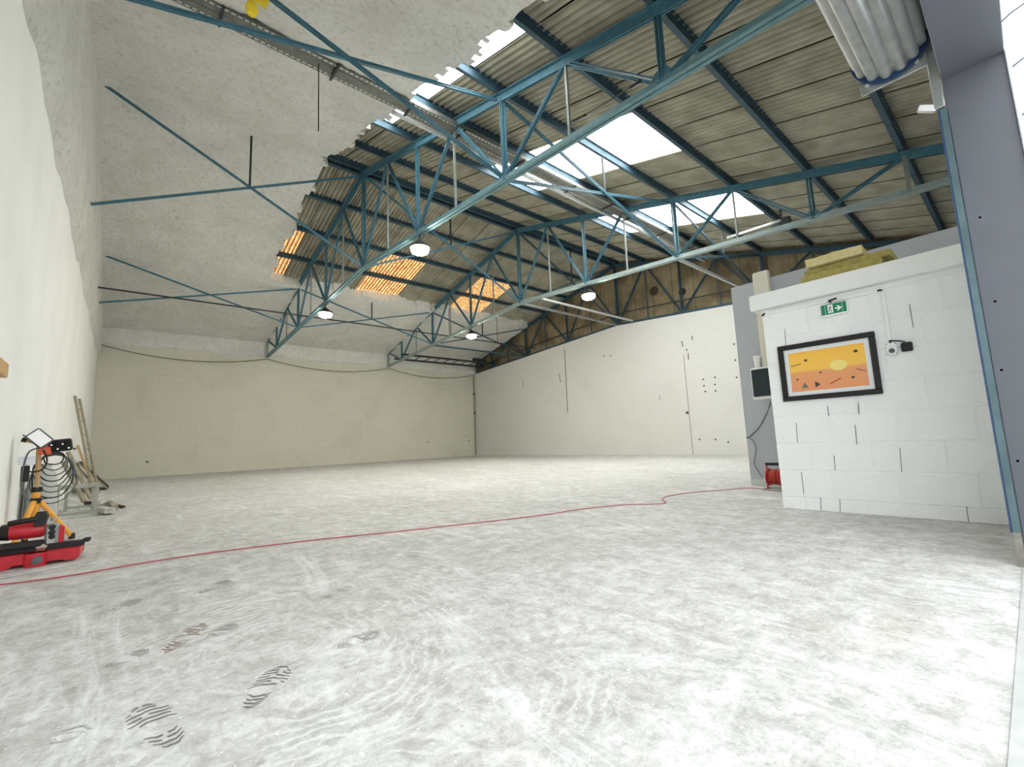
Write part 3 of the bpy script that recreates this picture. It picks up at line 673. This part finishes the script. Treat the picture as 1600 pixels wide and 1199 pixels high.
# insulation batts on the slab
for k, (x0, x1, y0, y1, z0, h, rz, lb) in enumerate(((3.60, 4.1, -9.31, -8.745, 1.966, .065, 0, 'yellow mineral wool batt lying directly on the white slab'),
        (3.63, 4.1, -9.36, -8.77, 2.033, .055, .01, 'yellow mineral wool batt in the middle of the pile on the slab'),
        (3.58, 4.1, -9.20, -8.80, 2.092, .075, -.02, 'short yellow mineral wool batt on top of the pile'))):
    cx, cy_ = (x0+x1)/2, (y0+y1)/2; b = MB(); nx, ny = 4, 10
    for t in (0, 1):
        for i in range(nx+1):
            for j in range(ny+1):
                x = x0+(x1-x0)*i/nx; y = y0+(y1-y0)*j/ny; b.v.append((x+random.uniform(-.006,.006), y+random.uniform(-.006,.006), z0+t*(h+random.uniform(-.006,0))))
    s = (nx+1)*(ny+1)
    for t in (0, 1):
        for i in range(nx):
            for j in range(ny):
                a = t*s+i*(ny+1)+j; q_ = (a, a+ny+1, a+ny+2, a+1); b.f.append(q_ if t else q_[::-1])
    ringi = [i*(ny+1) for i in range(nx+1)]+[nx*(ny+1)+j for j in range(1,ny+1)]+[i*(ny+1)+ny for i in range(nx-1,-1,-1)]+[j for j in range(ny-1,0,-1)]
    for a, c in zip(ringi, ringi[1:]+ringi[:1]): b.f.append((a, c, c+s, a+s))
    tag(b.ob('insulation_batt', 'wool_pale' if k == 2 else 'wool'), lb, 'insulation', 'mineral wool batts on the slab')

# distribution board, trunking, cup on the grey partition
XG = 5.35
db = thing('distribution_board', (XG, -7.8, 1.12), 'white distribution board with a smoked door on the grey partition', 'electrical panel')
MB().bbox((XG-.11, -8.02, 1.09), (XG-.001, -7.615, 1.50), .012).ob('case', 'white_plastic', db)
MB().bbox((XG-.125, -8.0, 1.125), (XG-.11, -7.63, 1.475), .008).ob('door', 'smoked', db)
tag(MB().bbox((XG-.08, -7.94, 1.50), (XG-.001, -7.755, 2.74), .008).ob('cable_duct', 'cream'), 'wide cream cable duct rising from the distribution board', 'cable duct')
cu = MB().lathe([(.03,0),(.045,.15),(.048,.153),(.044,.153),(.03,.01)], (XG-.07, -7.70, 1.50), 20).ob('paper_cup', 'white_plastic'); tag(cu, 'white cup standing on the distribution board', 'cup')
wp = [on(px, py, x=XG-.02) for px, py in ((1205,629),(1197,648),(1186,668),(1172,682),(1166,684),(1174,686),(1181,698),(1180,715),(1178,724),(1184,735),(1191,745),(1199,747))]
wp[-1] = Vector((4.98, -7.80, .14)); wp[-2] = on(1191,745, x=5.2)
tag(MB().path(spline(wp, 5), .0045, 6).ob('hanging_lead', 'cable_grey'), 'thin grey lead drooping from the distribution board to the cable reel', 'cable')
wp2 = [on(px, py, x=XG-.03) for px, py in ((1203,629),(1199,645),(1190,664),(1176,680),(1168,684))]
tag(MB().path(spline(wp2, 5), .003, 6).ob('spare_lead', 'cable_grey'), 'second thinner lead looped beside the drooping one', 'cable')
# red cable reel
rx, ry = 4.95, -7.87
cr_ = thing('cable_reel', (rx, ry, 0), 'red cable reel on a steel stand beside the block wall', 'cable reel')
for s in (-1, 1):
    MB().path([(rx-.11*s, ry+.10, .012),(rx-.11*s, ry-.10, .012)], .010, 6).ob('stand_foot', 'galv', cr_)
MB().path([(rx+.11, ry+.10, .012),(rx-.11, ry+.10, .012)], .010, 6).ob('stand_foot', 'galv', cr_)
MB().path([(rx+.11, ry-.10, .012),(rx-.11, ry-.10, .012)], .010, 6).ob('stand_foot', 'galv', cr_)
for s in (-1, 1): MB().path(spline([(rx, ry+s*.085, .012),(rx, ry+s*.08, .15),(rx, ry+s*.075, .27),(rx, ry+s*.06, .295)], 4), .009, 6).ob('side_frame', 'red', cr_)
MB().path([(rx, ry-.085, .298),(rx, ry+.085, .298)], .016, 8).ob('handle', 'black', cr_)
MB().lathe([(.02,-.07),(.10,-.07),(.10,-.055),(.075,-.05),(.085,-.02),(.086,.02),(.075,.05),(.10,.055),(.10,.07),(.02,.07)], (rx, ry, .15), 24, 'y').ob('drum', 'red', cr_)
for k in range(7): MB().lathe([(.082,-.006),(.089,0),(.082,.006)], (rx, ry-.042+k*.014, .15), 20, 'y').ob('wound_cable', 'motif_rust', cr_)
MB().bbox((rx-.05, ry+.075, .10), (rx+.02, ry+.10, .16), .006).ob('socket', 'white_plastic', cr_)
# red cord across the floor
cpx = ((1200,764),(1170,763),(1130,766),(1080,770),(1047,775),(1034,780),(1041,786),(1020,788),(975,789),(900,797),(842,806),(700,822),(600,833),(500,843),(400,855),(300,868),(200,884),(120,898),(50,908),(0,914),(-25,918))
pts = [on(px, py, z=.006) for px, py in cpx]; pts[0] = Vector((4.92, -7.75, .006))
tag(MB().path(spline(pts, 4), .0042, 6).ob('extension_cord', 'cord_red'), 'thin red extension cord trailing across the floor from the reel', 'cord')

# ------------------------------------------------------------------ tools by the left wall
# tripod with floodlights
tx, ty = -1.40, -4.35
tp = thing('work_light_tripod', (tx, ty, 0), 'yellow work light tripod with two floodlights by the white wall', 'work light')
MB().tube((tx, ty, .24), (tx, ty, .47), .026, 12).ob('lower_tube', 'orange', tp)
MB().tube((tx, ty, .45), (tx-.01, ty, .82), .017, 12).ob('upper_tube', 'wood', tp)
MB().lathe([(.034,.43),(.036,.45),(.034,.47)], (tx, ty, 0), 12).ob('collar', 'black', tp)
MB().lathe([(.034,.335),(.036,.36),(.034,.38)], (tx, ty, 0), 12).ob('collar', 'black', tp)
MB().path([(tx, ty-.03, .37), (tx+.10, ty-.03, .375)], .006, 6).ob('clamp_lever', 'black', tp)
for fx, fy in ((tx+.235, ty+.05), (tx-.085, ty-.28), (tx-.07, ty+.25)):
    lg = MB().tube((tx+(fx-tx)*.1, ty+(fy-ty)*.1, .35), (fx, fy, .02), .019, 10).ob('leg', 'orange', tp)
    MB().lathe([(.022,0),(.022,.03),(.018,.05)], (fx, fy, 0), 10).ob('foot', 'black', lg)
    a = Vector((tx, ty, .35)).lerp(Vector((fx, fy, .02)), .5); MB().lathe([(.024,-.012),(.024,.012)], a, 10).ob('clip', 'galv', lg)
cb_ = MB().bar((tx-.10, ty, .87), (tx+.13, ty, .795), .025, .03).ob('crossbar', 'wood', tp); MB().tube((tx-.115, ty, .875), (tx-.085, ty, .865), .02, 8).ob('end_cap', 'black', cb_)
MB().bbox((tx-.01, ty-.03, .74), (tx+.07, ty+.03, .81), .008).ob('mounting_head', 'orange_red', tp)
def flood(cx, cy_, cz, rol, yaw, pit, w, h, name, face, back):
    Mx = Matrix.Translation((cx, cy_, cz)) @ Matrix.Rotation(yaw, 4, 'Z') @ Matrix.Rotation(pit, 4, 'X') @ Matrix.Rotation(rol, 4, 'Y')
    def tr(b): b.v = [tuple(Mx @ Vector(v)) for v in b.v]; return b
    c = tr(MB().bbox((-w/2, -.012, -h/2), (w/2, .03, h/2), .012)).ob(name, 'cable_grey' if not back else 'black', tp)
    tr(MB().bbox((-w/2+.012, -.016, -h/2+.012), (w/2-.012, -.011, h/2-.012), .004)).ob('glass', face, c)
    tr(MB().path([(-w/2-.012, .0, -.05), (-w/2-.014, .05, -.05), (w/2+.014, .05, -.05), (w/2+.012, 0, -.05)], .006, 6)).ob('bracket', 'cable_grey', c)
    if back:
        for i in range(6):
            tr(MB().bbox((-w/2+.02+i*(w-.04)/5.5, -.028, -h/2+.015), (-w/2+.026+i*(w-.04)/5.5, -.012, h/2-.015), .002)).ob('cooling_fin', 'black', c)
        for i in range(4):
            tr(MB().lathe([(.008,-.006),(.006,-.001)], (-w/2+.03+i*.035, -.03, .02*(-1)**i), 8, 'y')).ob('screw', 'white_plastic', c)
flood(tx-.005, ty-.06, .880, R_(47), R_(5), R_(-2), .15, .112, 'floodlight', 'flood', False)
flood(tx+.12, ty-.02, .815, R_(-6), R_(-8), R_(15), .15, .105, 'floodlight', 'black', True)
jb_ = MB().bbox((tx-.12, ty-.05, .66), (tx-.02, ty-.01, .73), .006).ob('junction_box', 'mount', tp)
MB().bbox((tx-.10, ty-.05, .52), (tx-.05, ty-.01, .655), .008).ob('transformer', 'black_soft', tp)
MB().path(spline([(tx+.02,ty-.04,.78),(tx+.05,ty-.06,.70),(tx+.03,ty-.06,.62),(tx-.03,ty-.05,.60),(tx-.07,ty-.04,.62)], 5), .006, 6).ob('lead', 'wood_dark', tp)
MB().path(spline([(tx+.0,ty-.03,.80),(tx-.05,ty-.06,.78),(tx-.075,ty-.06,.72),(tx-.09,ty-.06,.56),(tx-.085,ty-.06,.46),(tx-.06,ty-.06,.40),(tx-.03,ty-.05,.37)], 5), .006, 6).ob('lead', 'cable_grey', tp)
cl = thing('cable_coil', (tx+.1, ty+.05, .45), 'loose coil of dark cable hanging from the work light', 'cable')
for k in range(8):
    w_, d = .065+.011*k, .09+.035*k; cxk = tx+.085
    loop = [(cxk+w_*math.sin(a)*(1+.1*random.uniform(-1,1)), ty+.045+.006*k, .765-d/2*1.25+d/2*1.25*math.cos(a)-.004*k) for a in [2*math.pi*j/14 for j in range(15)]]
    MB().path(spline(loop, 3), .0055, 6).ob('loop', 'cable_grey' if k % 3 else 'black_soft', cl)
# sack behind the tripod
b = MB(); rings = []
for h, rx_, ry_ in ((.0,.11,.16),(.03,.135,.2),(.2,.14,.21),(.42,.135,.2),(.56,.11,.17),(.62,.06,.09),(.66,.075,.1)):
    rings.append([(-1.43+.8*rx_*math.cos(a)*(1+.06*math.sin(5*a+h*9)), -3.62+ry_*math.sin(a)*(1+.06*math.cos(4*a+h*7)), h) for a in [2*math.pi*k/20 for k in range(20)]])
b.loft(rings); b.smooth = True; tag(b.ob('rubble_sack', 'sack'), 'full whitish plastic sack behind the work light tripod', 'sack')
# red mitre saw
sx_, sy = -1.27, -5.40
ms = thing('mitre_saw', (sx_, sy, 0), 'red and black mitre saw standing on the floor by the white wall', 'saw')
ang = R_(-4)
Ms = Matrix.Translation((sx_, sy, 0)) @ Matrix.Rotation(ang, 4, 'Z')
def sw(b): b.v = [tuple(Ms @ Vector(v)) for v in b.v]; return b
base = sw(MB().loft([[(x, y, z) for x, z in ((-.24,.0),(-.13,.0),(-.10,.02),(-.02,.02),(.0,.0),(.04,.0),(.06,.02),(.13,.02),(.15,.01),(.20,.01),(.215,.03),(.215,.085),(-.24,.085))] for y in (-.10,.13)])).ob('base', 'red', ms)
sw(MB().lathe([(.055,.0),(.055,.085)], (0, -.09, .0), 20)).ob('turntable', 'red', base)
sw(MB().lathe([(.012,.0),(.026,-.005),(.024,-.03),(.01,-.035)], (.02, -.145, .045), 14, 'y')).ob('mitre_knob', 'cable_grey', base)
for x0, x1 in ((-.25, -.02), (.03, .225)):
    sw(MB().loft([[(x, y, z) for x, z in ((x0,.087),(x1,.087),(x1-.01,.118),(x0+.02,.128))] for y in (-.02,.06)])).ob('fence', 'black_soft', ms)
sw(MB().bbox((.215,-.01,.105), (.255,.07,.13), .006)).ob('extension_wing', 'black_soft', ms)
sw(MB().bbox((-.20,-.07,.12), (.02,.03,.155), .014)).ob('blade_guard', 'black_soft', ms)
mo = sw(MB().lathe([(.02,-.23),(.048,-.225),(.055,-.17),(.055,-.04),(.045,-.02),(.01,-.02)], (.04, .03, .225), 20, 'x')).ob('motor', 'red', ms)
sw(MB().lathe([(.03,-.236),(.05,-.232),(.056,-.19),(.05,-.185)], (.04, .03, .225), 20, 'x')).ob('motor_cap', 'black', mo)
sw(MB().bbox((.02,-.02,.11), (.09,.08,.255), .02)).ob('arm', 'galv', ms)
sw(MB().bbox((.07,.0,.10), (.115,.06,.235), .012)).ob('hinge', 'red', ms)
for y, z in ((-.02,.20),(-.02,.235),(.0,.17)): sw(MB().lathe([(.018,0),(.018,-.02),(.01,-.024)], (.06, y, z), 12, 'y')).ob('knob', 'black_soft', ms)
hd = sw(MB().path(spline([(-.15,-.02,.285),(-.08,-.03,.295),(-.02,-.02,.30),(.02,.0,.30)], 4), [.018]*12+[.022], 10)).ob('handle', 'black', ms)
sw(MB().loft([[(x, y, z) for x, z in ((-.03,.25),(.02,.25),(.035,.31),(.02,.345),(-.02,.345),(-.035,.31))] for y in (-.035,.02)])).ob('grip', 'black_soft', hd)
# pale strip in front of the saw
tag(MB().bar(on(-10, 905, z=.006), on(150, 874, z=.006), .05, .008).ob('plaster_batten', 'rubble'), 'flat pale batten on the floor in front of the mitre saw', 'batten')
# grey metal trestle frame
tf = thing('trestle', (-1.22, -1.9, 0), 'low grey metal trestle frame in front of the leaning timber', 'trestle')
for y, h, x0, x1 in ((-2.35, .355, -1.41, -1.07), (-1.35, .30, -1.39, -1.12)):
    for x in (x0, x1): MB().bar((x, y, 0), (x, y, h), .035, .035).ob('leg', 'alu', tf)
    MB().bar((x0-.017, y, h+.015), (x1+.017, y, h+.015), .035, .035).ob('rail', 'alu', tf)
    MB().bar((x0, y, .045), (x1, y, .045), .025, .03).ob('rail', 'alu', tf)
for x in (-1.41, -1.07): MB().bar((x, -2.35, .345), (x+.03*(1 if x < -1.2 else -1), -1.35, .30), .03, .03).ob('side_rail', 'alu', tf)
# leaning poles, timbers, boards
lp = thing('pole_ladder', (-1.2, 2.1, 0), 'tall narrow wooden ladder leaning against the white wall', 'ladder')
pa, pb = (on(146,773, z=0), on(117,619, x=-1.53)), (on(154,770, z=0), on(124,623, x=-1.53))
for a, b_ in (pa, pb): MB().tube(a, b_, .022, 8).ob('pole', 'wood_grey', lp)
for t in (.12, .3, .48, .62, .76, .88): MB().tube(pa[0].lerp(pa[1], t), pb[0].lerp(pb[1], t), .012, 6).ob('rung', 'wood_grey', lp)
for (a, b_, w_, lb) in ((on(142,780, z=.03), on(106,706, x=-1.50), .06, 'long grey timber leaning on the white wall above the trestle'),
                     (on(132,785, z=.03), on(99,722, x=-1.50), .06, 'shorter grey timber leaning below the long one')):
    tag(MB().bar(a, b_, w_, .04).ob('leaning_timber', 'wood_grey'), lb, 'timber', 'timbers leaning by the trestle')
tag(MB().bar((-1.2, 2.35, .02), (-1.50, 2.3, .95), .10, .025).ob('leaning_board', 'wood'), 'narrow tan board leaning beside the pole ladder', 'board')
for x0, y0, y1, h, lb in ((-1.16, 2.75, 3.2, .56, 'dark panel leaning on the wall behind the pole ladder'), (-1.02, 3.3, 4.6, .62, 'dark panel with a pale edge leaning nearer the back wall')):
    t = thing('plywood_offcut', (x0, y0, 0), lb, 'panel', 'panels leaning on the white wall')
    MB().ext((x0, y0+.01, .012), (XL+.03, y0+.01, h), [[(-.0,-.008),((y1-y0),-.008),((y1-y0),.008),(0,.008)]], (1,0,1)).ob('sheet', 'wood_dark', t)
    MB().bar((x0, y0-.004, .012), (XL+.03, y0-.004, h), .02, .03, (1,0,1)).ob('edge_strip', 'wood_grey', t)
# rubble beside the trestle
def rub(a, b_, w_, h, lb, m='rubble', z=.03): 
    p, q = on(*a, z=z), on(*b_, z=z); q.z = z+random.uniform(.0,.03); tag(MB().bar(p, q, w_, h).ob('offcut', m), lb, 'offcut', 'offcuts in the heap by the trestle')
rub((152,787), (189,774), .07, .03, 'pale wooden offcut lying on top of the heap', z=.10)
rub((155,796), (172,801), .10, .06, 'broken white plaster piece under the pale offcut')
rub((166,782), (180,794), .06, .05, 'grey broken piece at the foot of the heap', 'wood_grey', .03)
rub((181,789), (194,793), .03, .02, 'thin brown stick poking out of the heap', 'wood_dark', .015)
rub((137,786), (148,788), .08, .05, 'dark brown offcut under the trestle', 'wood_dark', .03)
# pine batten over a dark board on the left wall
nb = thing('notice_board', (XL, -5.9, 1.05), 'dark green board under a pine batten on the white wall', 'board')
MB().bbox((XL+.001, -6.9, 1.26), (XL+.07, -5.41, 1.36), .006).ob('batten', 'wood', nb)
MB().bbox((XL+.001, -6.9, 1.06), (XL+.025, -5.50, 1.26), .004).ob('panel', 'chalk', nb)

# ------------------------------------------------------------------ boot prints in the dust: rows of tread bars pressed into the floor
def boot(heel, toe, mm, skip=(), wide=.095, rows=12):
    a, b_ = on(*heel, z=0), on(*toe, z=0); d = (b_-a); L_ = d.length; d = d/L_; n_ = Vector((-d.y, d.x, 0)); b = MB()
    for k in range(rows):
        if k in skip: continue
        t = k/(rows-1); w_ = wide*(.72 if t < .35 else (.62 if t < .45 else 1.))*(1-.45*max(0, (t-.8)/.2)**2)*(1-.3*max(0, (.12-t)/.12))
        segs = 6; top = []; bot = []; jag = random.uniform(-.004,.004)
        for j in range(segs+1):
            u = -w_/2+w_*j/segs+jag; v = t*L_+.016*math.cos(u/w_*math.pi)*(1 if t > .42 else -1)+.003*math.sin(j*2.1+k)
            th = L_/rows*.26*(.35+.65*math.cos(u/w_*math.pi*.9))*random.uniform(.7,1.1)
            for lst, e in ((bot,-th),(top,th)): q = a+n_*u+d*(v+e); lst.append((q.x, q.y, .0012))
        o = len(b.v); b.v += bot+top
        b.f += [(o+j, o+j+1, o+segs+2+j, o+segs+1+j) for j in range(segs) if random.random() > .12]
    return b.ob('boot_print', mm, floor)
defm('print_grey', (118, 116, 110), .9); defm('print_brown', (136, 116, 98), .9); defm('print_faint', (158, 157, 151), .9)
for h, t, mm, sk in (((262,1017),(312,978),'print_brown',(5,)), ((392,1101),(438,1046),'print_grey',(4,)), ((268,1160),(222,1108),'print_grey',(4,5)), ((536,1010),(584,990),'print_faint',(4,)),
                     ((176,1040),(222,1018),'print_faint',(4,5)), ((318,925),(356,908),'print_faint',(4,5,6)), ((165,958),(214,938),'print_faint',(2,)), ((330,996),(362,978),'print_faint',(0,1,2)), ((505,935),(545,918),'print_faint',(0,5,9)), ((92,1160),(118,1140),'print_faint',(0,1,6,7))):
    boot(h, t, mm, sk)
